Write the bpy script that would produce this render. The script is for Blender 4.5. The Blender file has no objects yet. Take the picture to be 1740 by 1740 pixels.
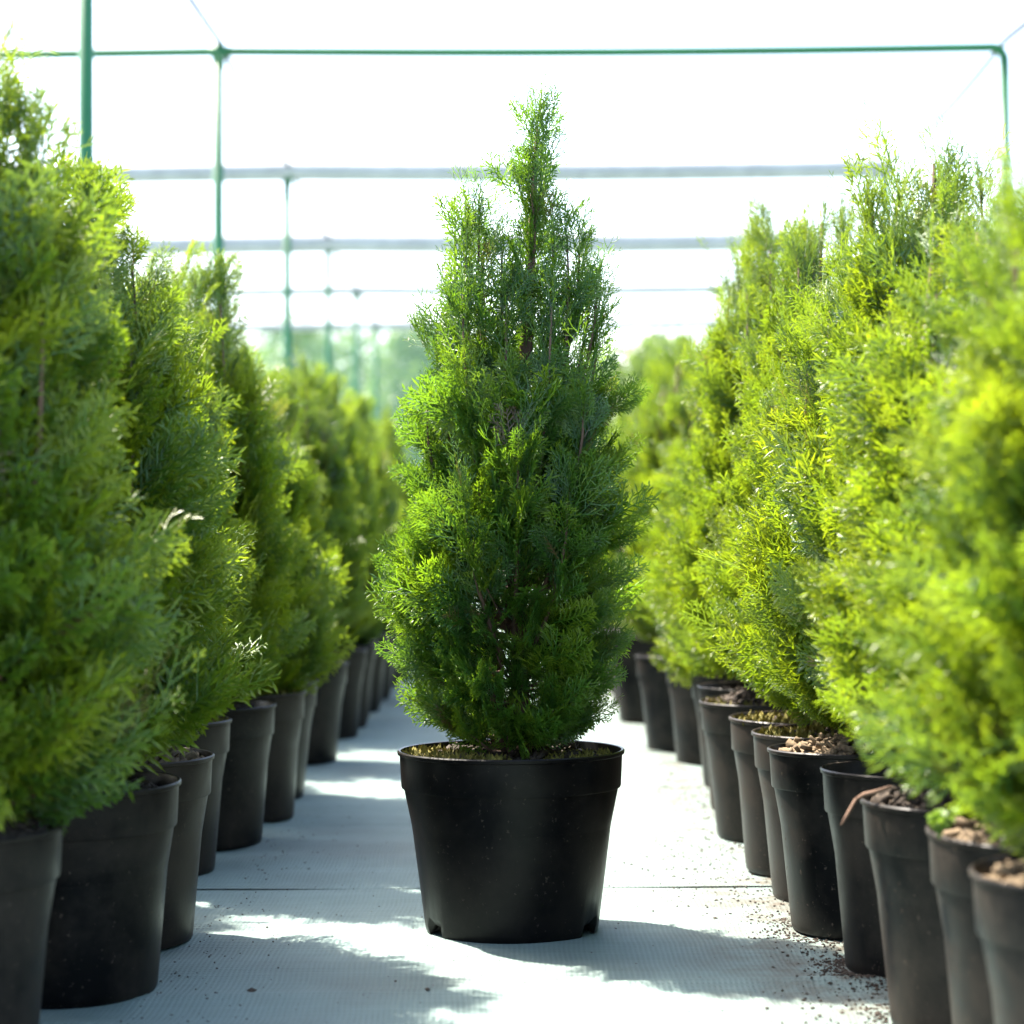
import bpy, math, random
import numpy as np
from mathutils import Vector, Matrix

C = bpy.context.scene
COL = C.collection
rad = math.radians

# ------------------------------------------------------------------ camera
F = 3500.0                                   # focal length in photo pixels (1740 px wide)
CAM_H = 0.44
cam_d = bpy.data.cameras.new("camera")
cam = bpy.data.objects.new("camera", cam_d); COL.objects.link(cam)
cam_d.sensor_fit = 'HORIZONTAL'; cam_d.sensor_width = 24.0
cam_d.lens = 24.0 * F / 1740.0
cam_d.clip_start = 0.05; cam_d.clip_end = 3000.0
cam.location = (0, 0, CAM_H)
cam.rotation_mode = 'QUATERNION'
cam.rotation_quaternion = (Matrix.Rotation(rad(-0.164), 3, 'Z') @ Matrix.Rotation(rad(90 + 1.146), 3, 'X')
                           @ Matrix.Rotation(rad(-0.35), 3, 'Z')).to_quaternion()
cam_d.dof.use_dof = True
cam_d.dof.focus_distance = 2.38
cam_d.dof.aperture_fstop = 3.3
cam_d.dof.aperture_blades = 0
C.camera = cam

# ------------------------------------------------------------------ world, sun, exposure
SUN_EL, SUN_AZ = 55.5, -47.0                 # azimuth from +Y (view direction), negative = left
w = bpy.data.worlds.new("World"); C.world = w; w.use_nodes = True
nt = w.node_tree
sky = nt.nodes.new('ShaderNodeTexSky'); sky.sky_type = 'NISHITA'; sky.sun_disc = False
sky.sun_elevation = rad(SUN_EL); sky.sun_rotation = rad(SUN_AZ)
sky.air_density = 1.0; sky.dust_density = 3.0; sky.ozone_density = 1.0
bg = nt.nodes['Background']; bg.inputs['Strength'].default_value = 0.14
nt.links.new(sky.outputs[0], bg.inputs['Color'])
sun_d = bpy.data.lights.new("sun", 'SUN'); sun = bpy.data.objects.new("sun", sun_d); COL.objects.link(sun)
sun_d.energy = 4.4; sun_d.angle = rad(0.53); sun_d.color = (1.0, 0.93, 0.82)
sdir = Vector((math.sin(rad(SUN_AZ)) * math.cos(rad(SUN_EL)), math.cos(rad(SUN_AZ)) * math.cos(rad(SUN_EL)), math.sin(rad(SUN_EL))))
sun.rotation_mode = 'QUATERNION'; sun.rotation_quaternion = (-sdir).to_track_quat('-Z', 'Y')
sun.location = sdir * 30
C.view_settings.view_transform = 'Standard'; C.view_settings.look = 'None'
C.view_settings.exposure = 2.45; C.view_settings.gamma = 1.0
C.cycles.max_bounces = 8; C.cycles.diffuse_bounces = 4; C.cycles.transmission_bounces = 4
C.cycles.transparent_max_bounces = 8
C.cycles.use_denoising = True
C.cycles.sample_clamp_indirect = 8.0

# ------------------------------------------------------------------ helpers
def mat(name):
    m = bpy.data.materials.new(name); m.use_nodes = True
    return m, m.node_tree, m.node_tree.nodes, m.node_tree.nodes['Principled BSDF']

def N(nt, typ, **kw):
    n = nt.nodes.new(typ)
    for k, v in kw.items(): setattr(n, k, v)
    return n

def ramp(nt, src, stops):
    r = nt.nodes.new('ShaderNodeValToRGB')
    while len(r.color_ramp.elements) < len(stops): r.color_ramp.elements.new(0.5)
    for e, (p, c) in zip(r.color_ramp.elements, stops):
        e.position = p; e.color = (*c, 1) if len(c) == 3 else c
    nt.links.new(src, r.inputs[0]); return r.outputs[0]

def mix(nt, fac, a, b, mode='MIX'):
    n = nt.nodes.new('ShaderNodeMix'); n.data_type = 'RGBA'; n.blend_type = mode
    for sock, v in ((n.inputs[0], fac), (n.inputs[6], a), (n.inputs[7], b)):
        if isinstance(v, (int, float)): sock.default_value = v
        elif isinstance(v, tuple): sock.default_value = (*v, 1)
        else: nt.links.new(v, sock)
    return n.outputs[2]

def noise(nt, scale, detail=4, rough=0.55, vec=None):
    n = nt.nodes.new('ShaderNodeTexNoise'); n.inputs['Scale'].default_value = scale
    n.inputs['Detail'].default_value = detail; n.inputs['Roughness'].default_value = rough
    if vec is not None: nt.links.new(vec, n.inputs['Vector'])
    return n.outputs[0]

def objcoord(nt, scale=(1, 1, 1)):
    t = nt.nodes.new('ShaderNodeTexCoord'); m = nt.nodes.new('ShaderNodeMapping')
    m.inputs['Scale'].default_value = scale
    nt.links.new(t.outputs['Object'], m.inputs['Vector']); return m.outputs[0]

def math_n(nt, op, a, b=None, c=None):
    n = nt.nodes.new('ShaderNodeMath'); n.operation = op
    for i, v in enumerate((a, b, c)):
        if v is None: continue
        if isinstance(v, (int, float)): n.inputs[i].default_value = v
        else: nt.links.new(v, n.inputs[i])
    return n.outputs[0]

class MB:
    """collects vertices and quads / triangles and links them as one mesh"""
    def __init__(s): s.V = []; s.P = []; s.n = 0
    def add(s, V, P):
        V = np.asarray(V, dtype=np.float64); s.V.append(V)
        s.P.append(np.asarray(P, dtype=np.int64) + s.n); s.n += len(V)
    def tube(s, pts, radii, k=8, cap=True):
        pts = [Vector(p) for p in pts]; V = []; P = []
        prev = None
        for i, p in enumerate(pts):
            t = (pts[min(i + 1, len(pts) - 1)] - pts[max(i - 1, 0)]).normalized()
            if prev is None:
                a = t.cross(Vector((0, 0, 1)))
                if a.length < 1e-3: a = Vector((1, 0, 0))
            else:
                a = prev - t * prev.dot(t)
            a.normalize(); prev = a; b = t.cross(a)
            r = radii[i] if hasattr(radii, '__len__') else radii
            for j in range(k):
                th = 2 * math.pi * j / k
                V.append(p + (a * math.cos(th) + b * math.sin(th)) * r)
        for i in range(len(pts) - 1):
            for j in range(k):
                P.append((i * k + j, i * k + (j + 1) % k, (i + 1) * k + (j + 1) % k, (i + 1) * k + j))
        if cap:
            n = len(V); V += [pts[0], pts[-1]]; e = (len(pts) - 1) * k
            for j in range(0, k, 2):
                P.append((n, (j + 2) % k, j + 1, j)); P.append((n + 1, e + j, e + j + 1, e + (j + 2) % k))
        s.add([tuple(v) for v in V], P)
    def box(s, c, h, R=None):
        V = np.array([[x, y, z] for x in (-1, 1) for y in (-1, 1) for z in (-1, 1)], float) * np.array(h)
        if R is not None: V = V @ np.array(R).T
        s.add(V + np.array(c), [(0, 1, 3, 2), (4, 6, 7, 5), (0, 4, 5, 1), (2, 3, 7, 6), (0, 2, 6, 4), (1, 5, 7, 3)])
    def mesh(s, name, attr=None, smooth=False):
        V = np.concatenate(s.V); P = np.concatenate(s.P)
        me = bpy.data.meshes.new(name)
        me.vertices.add(len(V)); me.vertices.foreach_set('co', V.astype(np.float32).ravel())
        me.loops.add(P.size); me.loops.foreach_set('vertex_index', P.astype(np.int32).ravel())
        me.polygons.add(len(P)); me.polygons.foreach_set('loop_start', np.arange(0, P.size, 4, dtype=np.int32))
        if attr is not None:
            a = me.attributes.new('tint', 'FLOAT', 'POINT'); a.data.foreach_set('value', np.asarray(attr, np.float32))
        me.update(calc_edges=True); me.validate()
        if smooth: me.polygons.foreach_set('use_smooth', np.ones(len(me.polygons), bool))
        return me
    def build(s, name, m, parent=None, attr=None, smooth=False):
        return link(name, s.mesh(name, attr, smooth), m, parent)

def link(name, me, m, parent=None, loc=None, rot=None):
    if m is not None and not me.materials: me.materials.append(m)
    o = bpy.data.objects.new(name, me); COL.objects.link(o)
    if parent is not None: o.parent = parent
    if loc is not None: o.location = loc
    if rot is not None: o.rotation_euler = rot
    return o

def tag(o, label=None, cat=None, group=None, kind=None):
    if label: o['label'] = label
    if cat: o['category'] = cat
    if group: o['group'] = group
    if kind: o['kind'] = kind
    return o

def empty(name, loc=(0, 0, 0), rz=0.0):
    e = bpy.data.objects.new(name, None); COL.objects.link(e)
    e.empty_display_size = 0.1; e.location = loc; e.rotation_euler = (0, 0, rz); return e

# ------------------------------------------------------------------ materials
def foliage_mat(name, dark, mid, young, trans):
    m, nt, nodes, p = mat(name)
    at = N(nt, 'ShaderNodeAttribute', attribute_name='tint')
    nz = noise(nt, 14.0, 3, 0.5, objcoord(nt))
    f = math_n(nt, 'ADD', math_n(nt, 'MULTIPLY', at.outputs['Fac'], 0.8), math_n(nt, 'MULTIPLY_ADD', nz, 0.4, 0.0))
    col = ramp(nt, f, [(0.0, (0.13, 0.075, 0.035)), (0.06, dark), (0.50, mid), (1.0, young)])
    tcol = mix(nt, 0.5, col, trans)
    nt.links.new(col, p.inputs['Base Color'])
    p.inputs['Roughness'].default_value = 0.40
    p.inputs['Specular IOR Level'].default_value = 0.95
    tr = N(nt, 'ShaderNodeBsdfTranslucent'); nt.links.new(tcol, tr.inputs['Color'])
    ms = N(nt, 'ShaderNodeMixShader'); ms.inputs[0].default_value = 0.44
    b = N(nt, 'ShaderNodeBump'); b.inputs['Strength'].default_value = 0.55; b.inputs['Distance'].default_value = 0.0015
    nt.links.new(noise(nt, 420.0, 2, 0.5, objcoord(nt)), b.inputs['Height']); nt.links.new(b.outputs[0], p.inputs['Normal'])
    nt.links.new(p.outputs[0], ms.inputs[1]); nt.links.new(tr.outputs[0], ms.inputs[2])
    nt.links.new(ms.outputs[0], nodes['Material Output'].inputs['Surface'])
    return m
M = {}
M['thuja'] = foliage_mat('thuja_green', (0.013, 0.062, 0.018), (0.042, 0.14, 0.016), (0.17, 0.25, 0.012), (0.27, 0.47, 0.006))
M['thuja_row'] = foliage_mat('thuja_row_green', (0.012, 0.060, 0.017), (0.060, 0.155, 0.015), (0.25, 0.30, 0.012), (0.37, 0.50, 0.006))
M['leaf'] = foliage_mat('tree_leaf', (0.05, 0.10, 0.03), (0.08, 0.14, 0.03), (0.13, 0.19, 0.04), (0.25, 0.38, 0.05))
M['weed'] = foliage_mat('weed_leaf', (0.10, 0.20, 0.03), (0.16, 0.28, 0.03), (0.24, 0.34, 0.04), (0.35, 0.5, 0.05))

m, nt, nodes, p = mat('thuja_bark'); M['bark'] = m
nz = noise(nt, 40, 5, 0.6, objcoord(nt, (1, 1, 0.15)))
nt.links.new(ramp(nt, nz, [(0.3, (0.05, 0.028, 0.018)), (0.7, (0.17, 0.10, 0.065))]), p.inputs['Base Color'])
p.inputs['Roughness'].default_value = 0.9

def pot_mat(name, dust_amt, base=(0.0024, 0.0024, 0.0027)):
    m, nt, nodes, p = mat(name)
    oc = objcoord(nt)
    info = N(nt, 'ShaderNodeObjectInfo')
    va = N(nt, 'ShaderNodeVectorMath', operation='ADD')
    cx = N(nt, 'ShaderNodeCombineXYZ'); nt.links.new(math_n(nt, 'MULTIPLY', info.outputs['Random'], 7.0), cx.inputs[0])
    nt.links.new(oc, va.inputs[0]); nt.links.new(cx.outputs[0], va.inputs[1])
    n1 = noise(nt, 9, 6, 0.65, va.outputs[0])
    n2 = noise(nt, 160, 3, 0.7, va.outputs[0])
    d = math_n(nt, 'MULTIPLY', ramp(nt, n1, [(0.40, (0, 0, 0)), (0.75, (1, 1, 1))]), dust_amt)
    spots = math_n(nt, 'MULTIPLY', ramp(nt, n2, [(0.64, (0, 0, 0)), (0.70, (1, 1, 1))]), min(1.0, dust_amt * 2.6))
    d2 = math_n(nt, 'MAXIMUM', d, spots)
    nt.links.new(mix(nt, d2, base, (0.07, 0.054, 0.041)), p.inputs['Base Color'])
    nt.links.new(math_n(nt, 'ADD', math_n(nt, 'MULTIPLY', d2, 0.5), 0.33), p.inputs['Roughness'])
    p.inputs['Specular IOR Level'].default_value = 0.14
    b = N(nt, 'ShaderNodeBump'); b.inputs['Strength'].default_value = 0.12; b.inputs['Distance'].default_value = 0.002
    nt.links.new(noise(nt, 60, 4, 0.6, va.outputs[0]), b.inputs['Height']); nt.links.new(b.outputs[0], p.inputs['Normal'])
    return m
M['pot'] = pot_mat('black_pot_plastic', 0.20)
M['pot_faded'] = pot_mat('faded_brown_pot_plastic', 0.6, (0.016, 0.0125, 0.0105))
M['pot_dusty'] = pot_mat('dusty_pot_plastic', 0.55)

def soil_mat(name, stops):
    m, nt, nodes, p = mat(name)
    nz = noise(nt, 120, 5, 0.7, objcoord(nt))
    nt.links.new(ramp(nt, nz, stops), p.inputs['Base Color']); p.inputs['Roughness'].default_value = 0.95
    return m
M['soil'] = soil_mat('potting_soil', [(0.3, (0.015, 0.010, 0.007)), (0.6, (0.05, 0.034, 0.021)), (0.8, (0.13, 0.095, 0.055))])
M['mulch'] = soil_mat('bark_mulch', [(0.3, (0.05, 0.034, 0.019)), (0.55, (0.16, 0.112, 0.062)), (0.8, (0.30, 0.235, 0.14))])
M['moss'] = soil_mat('yellow_moss', [(0.3, (0.07, 0.08, 0.012)), (0.55, (0.17, 0.14, 0.022)), (0.8, (0.27, 0.20, 0.045))])
M['crumb'] = soil_mat('soil_crumbs', [(0.3, (0.02, 0.014, 0.010)), (0.7, (0.075, 0.052, 0.034))])
M['dead_twig'] = soil_mat('dead_twig', [(0.3, (0.09, 0.05, 0.03)), (0.7, (0.17, 0.10, 0.065))])

m, nt, nodes, p = mat('green_painted_pipe'); M['green'] = m
nt.links.new(ramp(nt, noise(nt, 6, 4, 0.6, objcoord(nt)), [(0.35, (0.004, 0.105, 0.028)), (0.7, (0.007, 0.14, 0.04))]), p.inputs['Base Color'])
p.inputs['Roughness'].default_value = 0.45
m, nt, nodes, p = mat('galvanised_pipe'); M['galv'] = m
nt.links.new(ramp(nt, noise(nt, 8, 4, 0.6, objcoord(nt)), [(0.35, (0.32, 0.32, 0.32)), (0.7, (0.42, 0.42, 0.42))]), p.inputs['Base Color'])
p.inputs['Roughness'].default_value = 0.55; p.inputs['Metallic'].default_value = 0.0

m, nt, nodes, p = mat('dull_wire'); M['wire'] = m
nt.links.new(ramp(nt, noise(nt, 20, 3, 0.6, objcoord(nt)), [(0.35, (0.08, 0.08, 0.082)), (0.7, (0.12, 0.12, 0.122))]), p.inputs['Base Color'])
p.inputs['Roughness'].default_value = 1.0; p.inputs['Specular IOR Level'].default_value = 0.0
# woven ground fabric
m, nt, nodes, p = mat('woven_ground_fabric'); M['ground'] = m
oc = objcoord(nt)
sep = N(nt, 'ShaderNodeSeparateXYZ'); nt.links.new(oc, sep.inputs[0])
def wave(axis_out, period):                        # 0..1 sine along one axis
    return math_n(nt, 'MULTIPLY_ADD', math_n(nt, 'SINE', math_n(nt, 'MULTIPLY', axis_out, 2 * math.pi / period)), 0.5, 0.5)
wob = math_n(nt, 'MULTIPLY', math_n(nt, 'SUBTRACT', noise(nt, 3.0, 3, 0.5, oc), 0.5), 0.02)
xx = math_n(nt, 'ADD', sep.outputs[0], wob); yy = math_n(nt, 'ADD', sep.outputs[1], wob)
wx = wave(xx, 0.0056); wy = wave(yy, 0.0075)
weave = math_n(nt, 'MULTIPLY', wx, wy)
streak_x = noise(nt, 1.0, 4, 0.6, objcoord(nt, (3, 180, 1)))     # threads running across the aisle
streak_y = noise(nt, 1.0, 4, 0.6, objcoord(nt, (220, 4, 1)))
base = mix(nt, streak_x, (0.102, 0.155, 0.142), (0.228, 0.302, 0.278))
base = mix(nt, math_n(nt, 'MULTIPLY', streak_y, 0.5), base, (0.14, 0.19, 0.176))
wamp = ramp(nt, noise(nt, 26, 4, 0.6, oc), [(0.35, (0.06, 0.06, 0.06)), (0.65, (0.48, 0.48, 0.48))])
base = mix(nt, math_n(nt, 'MULTIPLY', weave, wamp), base, (0.055, 0.07, 0.07))
big = noise(nt, 2.2, 6, 0.6, oc)
base = mix(nt, ramp(nt, big, [(0.45, (0, 0, 0)), (0.72, (0.75, 0.75, 0.75))]), base, (0.10, 0.115, 0.105))
# soil dust gathered along the right hand pots
ax = math_n(nt, 'SUBTRACT', 1.0, math_n(nt, 'MULTIPLY', math_n(nt, 'ABSOLUTE', math_n(nt, 'SUBTRACT', sep.outputs[0], 0.36)), 5.0))
dn = noise(nt, 16, 8, 0.72, oc)
dm = math_n(nt, 'MULTIPLY', math_n(nt, 'MAXIMUM', ax, 0.0), ramp(nt, dn, [(0.42, (0, 0, 0)), (0.62, (1, 1, 1))]))
base = mix(nt, math_n(nt, 'MULTIPLY', dm, 0.9), base, (0.075, 0.052, 0.034))
fs = noise(nt, 95, 3, 0.7, oc)
base = mix(nt, ramp(nt, fs, [(0.70, (0, 0, 0)), (0.78, (0.7, 0.7, 0.7))]), base, (0.09, 0.068, 0.048))
nt.links.new(base, p.inputs['Base Color'])
p.inputs['Roughness'].default_value = 0.75; p.inputs['Specular IOR Level'].default_value = 0.25
b = N(nt, 'ShaderNodeBump'); b.inputs['Strength'].default_value = 0.8; b.inputs['Distance'].default_value = 0.0015
hh = math_n(nt, 'ADD', math_n(nt, 'MULTIPLY', weave, -0.5), streak_x)
nt.links.new(hh, b.inputs['Height']); nt.links.new(b.outputs[0], p.inputs['Normal'])

m, nt, nodes, p = mat('field_soil_and_grass'); M['field'] = m
nt.links.new(ramp(nt, noise(nt, 0.6, 8, 0.65, objcoord(nt)), [(0.35, (0.07, 0.11, 0.03)), (0.6, (0.14, 0.17, 0.06)), (0.75, (0.24, 0.20, 0.13))]), p.inputs['Base Color'])
p.inputs['Roughness'].default_value = 0.95

m, nt, nodes, p = mat('green_shade_net'); M['net'] = m
p.inputs['Base Color'].default_value = (0.12, 0.23, 0.15, 1); p.inputs['Roughness'].default_value = 0.7
tp = N(nt, 'ShaderNodeBsdfTransparent'); ms = N(nt, 'ShaderNodeMixShader'); ms.inputs[0].default_value = 0.60
tl = N(nt, 'ShaderNodeBsdfTranslucent'); tl.inputs['Color'].default_value = (0.16, 0.28, 0.19, 1)
ms2 = N(nt, 'ShaderNodeMixShader'); ms2.inputs[0].default_value = 0.5
nt.links.new(p.outputs[0], ms2.inputs[1]); nt.links.new(tl.outputs[0], ms2.inputs[2])
nt.links.new(ms2.outputs[0], ms.inputs[1]); nt.links.new(tp.outputs[0], ms.inputs[2])
nt.links.new(ms.outputs[0], nodes['Material Output'].inputs['Surface'])

# ------------------------------------------------------------------ setting: ground
mb = MB()
R_ = 120.0
mb.add([(-R_, -40, -0.02), (R_, -40, -0.02), (R_, 180, -0.02), (-R_, 180, -0.02)], [(0, 1, 2, 3)])
tag(mb.build('ground', M['field']), kind='structure')
# fabric sheets laid side by side across the aisle, each lapping 4 mm over the next
def wrinkle(x, y, y0):
    f = 0.0
    for yc, a, ph in ((2.075, 0.006, 0.4), (3.32, 0.006, 2.0), (2.46, 0.004, 4.1), (4.05, 0.006, 1.1), (1.96, 0.004, 5.0)):
        f += a * math.exp(-((y - yc - 0.03 * math.sin(2.6 * x + ph)) / 0.016) ** 2) * (0.6 + 0.4 * math.sin(5.1 * x + ph))
    return f + 0.0012 * math.sin(x * 7 + y * 3) + 0.0012 * math.sin(y * 41 + 2.0 * math.sin(x * 3.1)) + 0.0006 * math.sin(x * 23 + y * 9)
sheets = [(-2.0, 0.9), (0.9, 2.715), (2.715, 4.55), (4.55, 8.0), (8.0, 14.0), (14.0, 27.0)]
for si, (y0, y1) in enumerate(sheets):
    mb = MB()
    ny = max(2, int((y1 - y0) / (0.012 if y0 < 4 else 0.25))); xs = np.concatenate([np.linspace(-14, -1, 14), np.linspace(-0.95, 0.95, 64), np.linspace(1, 14, 14)])
    V = []; nx = len(xs)
    lap = 0.03
    ys = np.linspace(y0, y1 + lap, ny)
    for yv in ys:
        for xv in xs:
            u = max(0.0, 1 - (y1 + lap - yv) / 0.05) ; u0 = max(0.0, 1 - (yv - y0) / 0.06)
            z = wrinkle(xv, yv, y0) * (1 - u0) * (1 - u) - 0.0013 * u + 0.0006 * u0 * (1 + 0.8 * math.sin(xv * 17 + si) )
            V.append((xv, yv + 0.004 * math.sin(xv * 2.3 + si) + 0.0015 * math.sin(xv * 11), z))
    P = [(j * nx + i, j * nx + i + 1, (j + 1) * nx + i + 1, (j + 1) * nx + i) for j in range(ny - 1) for i in range(nx - 1)]
    mb.add(V, P)
    tag(mb.build('ground_fabric', M['ground'], smooth=True), kind='structure')

# ------------------------------------------------------------------ shade house frame of green pipes
HB = 2.1 + CAM_H
frame = empty('shade_house_frame', (-1.19, 8.55, 0))
tag(frame, 'open frame of green and grey pipes standing over the nursery rows', 'frame')
def fpart(name, mb, m, parent=frame, smooth=True):
    o = mb.build(name, m, None, smooth=smooth)
    o.parent = parent
    wp = Vector((0, 0, 0)); q = parent
    while q is not None: wp = wp + Vector(q.location); q = q.parent
    o.location = -wp
    return o
ZB = [5.85, 8.55, 11.25, 13.85, 16.35, 18.85]
XP = [-4.45, -1.19, 2.09]
for i, zb in enumerate(ZB):
    dx = 0.0
    for xp in XP:
        if xp == -4.45 and i == 0: continue
        mb = MB(); r = 0.0225
        mb.tube([(xp, zb, -0.02), (xp, zb, HB + (0.01 if xp < 2 else -0.04))], r, 12)
        po = fpart('post', mb, M['green'])
        if xp > 2: continue
        mb = MB(); mb.tube([(xp, zb, HB - 0.055), (xp, zb, HB + 0.028)], 0.026, 12)
        mb.tube([(xp - 0.05, zb, HB), (xp + 0.05, zb, HB)], 0.022, 10)
        mb.box((xp + 0.02, zb - 0.028, HB - 0.05), (0.012, 0.012, 0.03))
        c = fpart('clamp', mb, M['green'], po); c.location = (0, 0, 0)
    # cross pipe
    mb = MB(); k = 24
    rr = [0.017, 0.021, 0.054, 0.07, 0.042, 0.042][i]
    pts = []
    for j in range(k + 1):
        xv = -7.5 + (7.5 + 2.09 - 0.05) * j / k
        sag = -0.012 * math.sin(math.pi * ((xv + 1.19) / 3.28 % 1.0))
        pts.append((xv, zb + 0.004, HB + sag))
    for q in range(1, 7):
        a_ = math.pi / 2 * q / 6; pts.append((2.09 - 0.05 + 0.05 * math.sin(a_), zb + 0.004, HB - 0.05 * (1 - math.cos(a_))))
    mb.tube(pts, rr, 10)
    fpart('crossbar', mb, M['green'] if i < 2 else M['galv'])
for xp in XP:
    mb = MB(); pts = []
    for i in range(len(ZB) - 1):
        for j in range(6):
            t = j / 6; y = ZB[i] + (ZB[i + 1] - ZB[i]) * t
            pts.append((xp + 0.012, y, HB + 0.035 - 0.05 * math.sin(math.pi * t)))
    pts.append((xp + 0.012, ZB[-1], HB + 0.035))
    mb.tube(pts, 0.0135, 6)
    fpart('cable', mb, M['wire'])

# green net along the far end of the shade house
net = empty('shade_net_fence', (-3.6, 24.0, 0))
tag(net, 'pale green shade net stretched upright across the far left end', 'net fence')
mb = MB(); V = []; P = []; nx, nz_ = 60, 8
for i in range(nx + 1):
    for j in range(nz_ + 1):
        xv = -11.0 + 10.4 * i / nx; zv = 3.1 * j / nz_
        V.append((xv, 24.0 + 0.05 * math.sin(xv * 2.1) * math.sin(zv * 1.3) + 0.02 * math.sin(xv * 9), zv - 0.03 * abs(math.sin(xv * 1.3)) * (j == nz_)))
for i in range(nx):
    for j in range(nz_):
        a = i * (nz_ + 1) + j; P.append((a, a + nz_ + 1, a + nz_ + 2, a + 1))
mb.add(V, P); fpart('net', mb, M['net'], net)
mb = MB(); mb.tube([(-11, 24, 3.1), (-0.6, 24, 3.1)], 0.03, 8); fpart('top_rail', mb, M['green'], net)
for xv in (-9.8, -7.2, -4.6, -2.55, -0.62):
    mb = MB(); mb.tube([(xv, 24.06, -0.02), (xv, 24.06, 3.16)], 0.035, 8); fpart('post', mb, M['green'], net)

# ------------------------------------------------------------------ far trees
def make_tree(seed, h, rad_):
    rng = random.Random(seed); nr = np.random.default_rng(seed)
    tk = MB(); th = h * 0.45
    pts = [(0.08 * math.sin(i * 1.3 + seed) * i / 5, 0.05 * math.cos(i * 1.7) * i / 5, h * 0.85 * i / 7) for i in range(8)]
    tk.tube(pts, [0.12 * h / 5 * (1 - 0.85 * i / 7) + 0.01 for i in range(8)], 8)
    cents = []
    for k in range(22):
        z = h * (0.22 + 0.75 * (k + rng.random()) / 22); a = k * 2.4 + rng.random()
        prof = math.sin(math.pi * min(1, (z / h - 0.12) / 0.95)) ** 0.7
        r = rad_ * prof * (0.55 + 0.5 * rng.random())
        c = (r * math.cos(a), r * math.sin(a), z); cents.append(c)
        b0 = Vector((0, 0, max(0.15 * h, z - 0.5 * r - 0.1)))
        mid = b0.lerp(Vector(c), 0.5) + Vector((0, 0, 0.05))
        tk.tube([b0, mid, c], [0.03, 0.02, 0.008], 6)
    cents.append((0, 0, h * 0.93))
    cr = MB(); tint = []
    for c in cents:
        n = 330; d = nr.normal(size=(n, 3)); d /= np.linalg.norm(d, axis=1)[:, None]
        rr = rad_ * 0.42 * nr.random(n) ** 0.45
        P0 = np.array(c) + d * rr[:, None] * np.array([1, 1, 0.8])
        u = nr.normal(size=(n, 3)); u /= np.linalg.norm(u, axis=1)[:, None]
        v = np.cross(u, nr.normal(size=(n, 3))); v /= np.linalg.norm(v, axis=1)[:, None]
        s = (0.05 + 0.05 * nr.random(n))[:, None]
        V = np.stack([P0 - u * s, P0 + v * s * 0.55, P0 + u * s, P0 - v * s * 0.55], 1).reshape(-1, 3)
        cr.add(V, np.arange(4 * n).reshape(n, 4)); tint += list(np.repeat(nr.random(n) * 0.6 + 0.2 + 0.3 * (nr.random() - 0.5), 4))
    return tk.mesh('trunk', smooth=True), cr.mesh('crown', tint)
TREES = [make_tree(11, 3.6, 1.25), make_tree(23, 4.2, 1.5), make_tree(37, 3.0, 1.3)]
tree_spots = [(2.2, 31, 0, 1.0, 'rounded bushy tree just right of the centre thuja beyond the rows'),
              (3.9, 33, 1, 1.0, 'taller far tree behind the right thuja row'),
              (1.0, 36, 2, 1.0, 'low spreading tree at the end of the aisle'),
              (-1.0, 31, 0, 1.05, 'far tree behind the shade net, closest to the centre thuja'),
              (-2.9, 33, 1, 0.95, 'bushy tree behind the shade net, second from the centre thuja'),
              (-4.9, 31, 2, 1.25, 'broad tree behind the shade net, third from the centre thuja'),
              (-6.9, 32, 0, 1.05, 'far tree behind the outer part of the shade net')]
for x, y, k, s, lab in tree_spots:
    e = empty('broadleaf_tree', (x, y, -0.02), x * 3.1); e.scale = (s, s, s)
    tag(e, lab, 'tree', 'trees beyond the nursery')
    link('trunk', TREES[k][0], M['bark'], e); link('crown', TREES[k][1], M['leaf'], e)

# ------------------------------------------------------------------ thuja sprays
def strip(out, pts, w0, w1, roll, tt):
    """a narrow bent leaf strip; pts is a list of 2 or 3 points"""
    pts = [np.array(q, float) for q in pts]
    t = pts[-1] - pts[0]; t = t / (np.linalg.norm(t) + 1e-9)
    side = np.array([t[1], -t[0], 0.0]); side /= (np.linalg.norm(side) + 1e-9)
    nrm = np.cross(t, side)
    sd = side * math.cos(roll) + nrm * math.sin(roll)
    up = np.cross(sd, t); n = out['n']; hgt = 0.42
    if len(pts) == 2:                              # folded kite
        mid = pts[0] * 0.4 + pts[1] * 0.6
        out['V'] += [pts[0], mid + sd * w0 * 0.5, mid + up * w0 * hgt, mid - sd * w0 * 0.5, pts[1]]
        out['P'] += [(n, n + 1, n + 4, n + 2), (n, n + 2, n + 4, n + 3)]; out['T'] += [tt[0], tt[1], tt[1], tt[1], tt[1]]; out['n'] += 5
    else:
        k = len(pts)
        for i, q in enumerate(pts):
            f = i / (k - 1); w = (w0 * (1 - f) + w1 * f) * 0.5
            out['V'] += [q + sd * w, q + up * w * 2 * hgt, q - sd * w]; tv = tt[0] * (1 - f) + tt[1] * f; out['T'] += [tv] * 3
        for i in range(k - 1):
            a = n + 3 * i; out['P'] += [(a, a + 1, a + 4, a + 3), (a + 1, a + 2, a + 5, a + 4)]
        out['n'] += 3 * k

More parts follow.
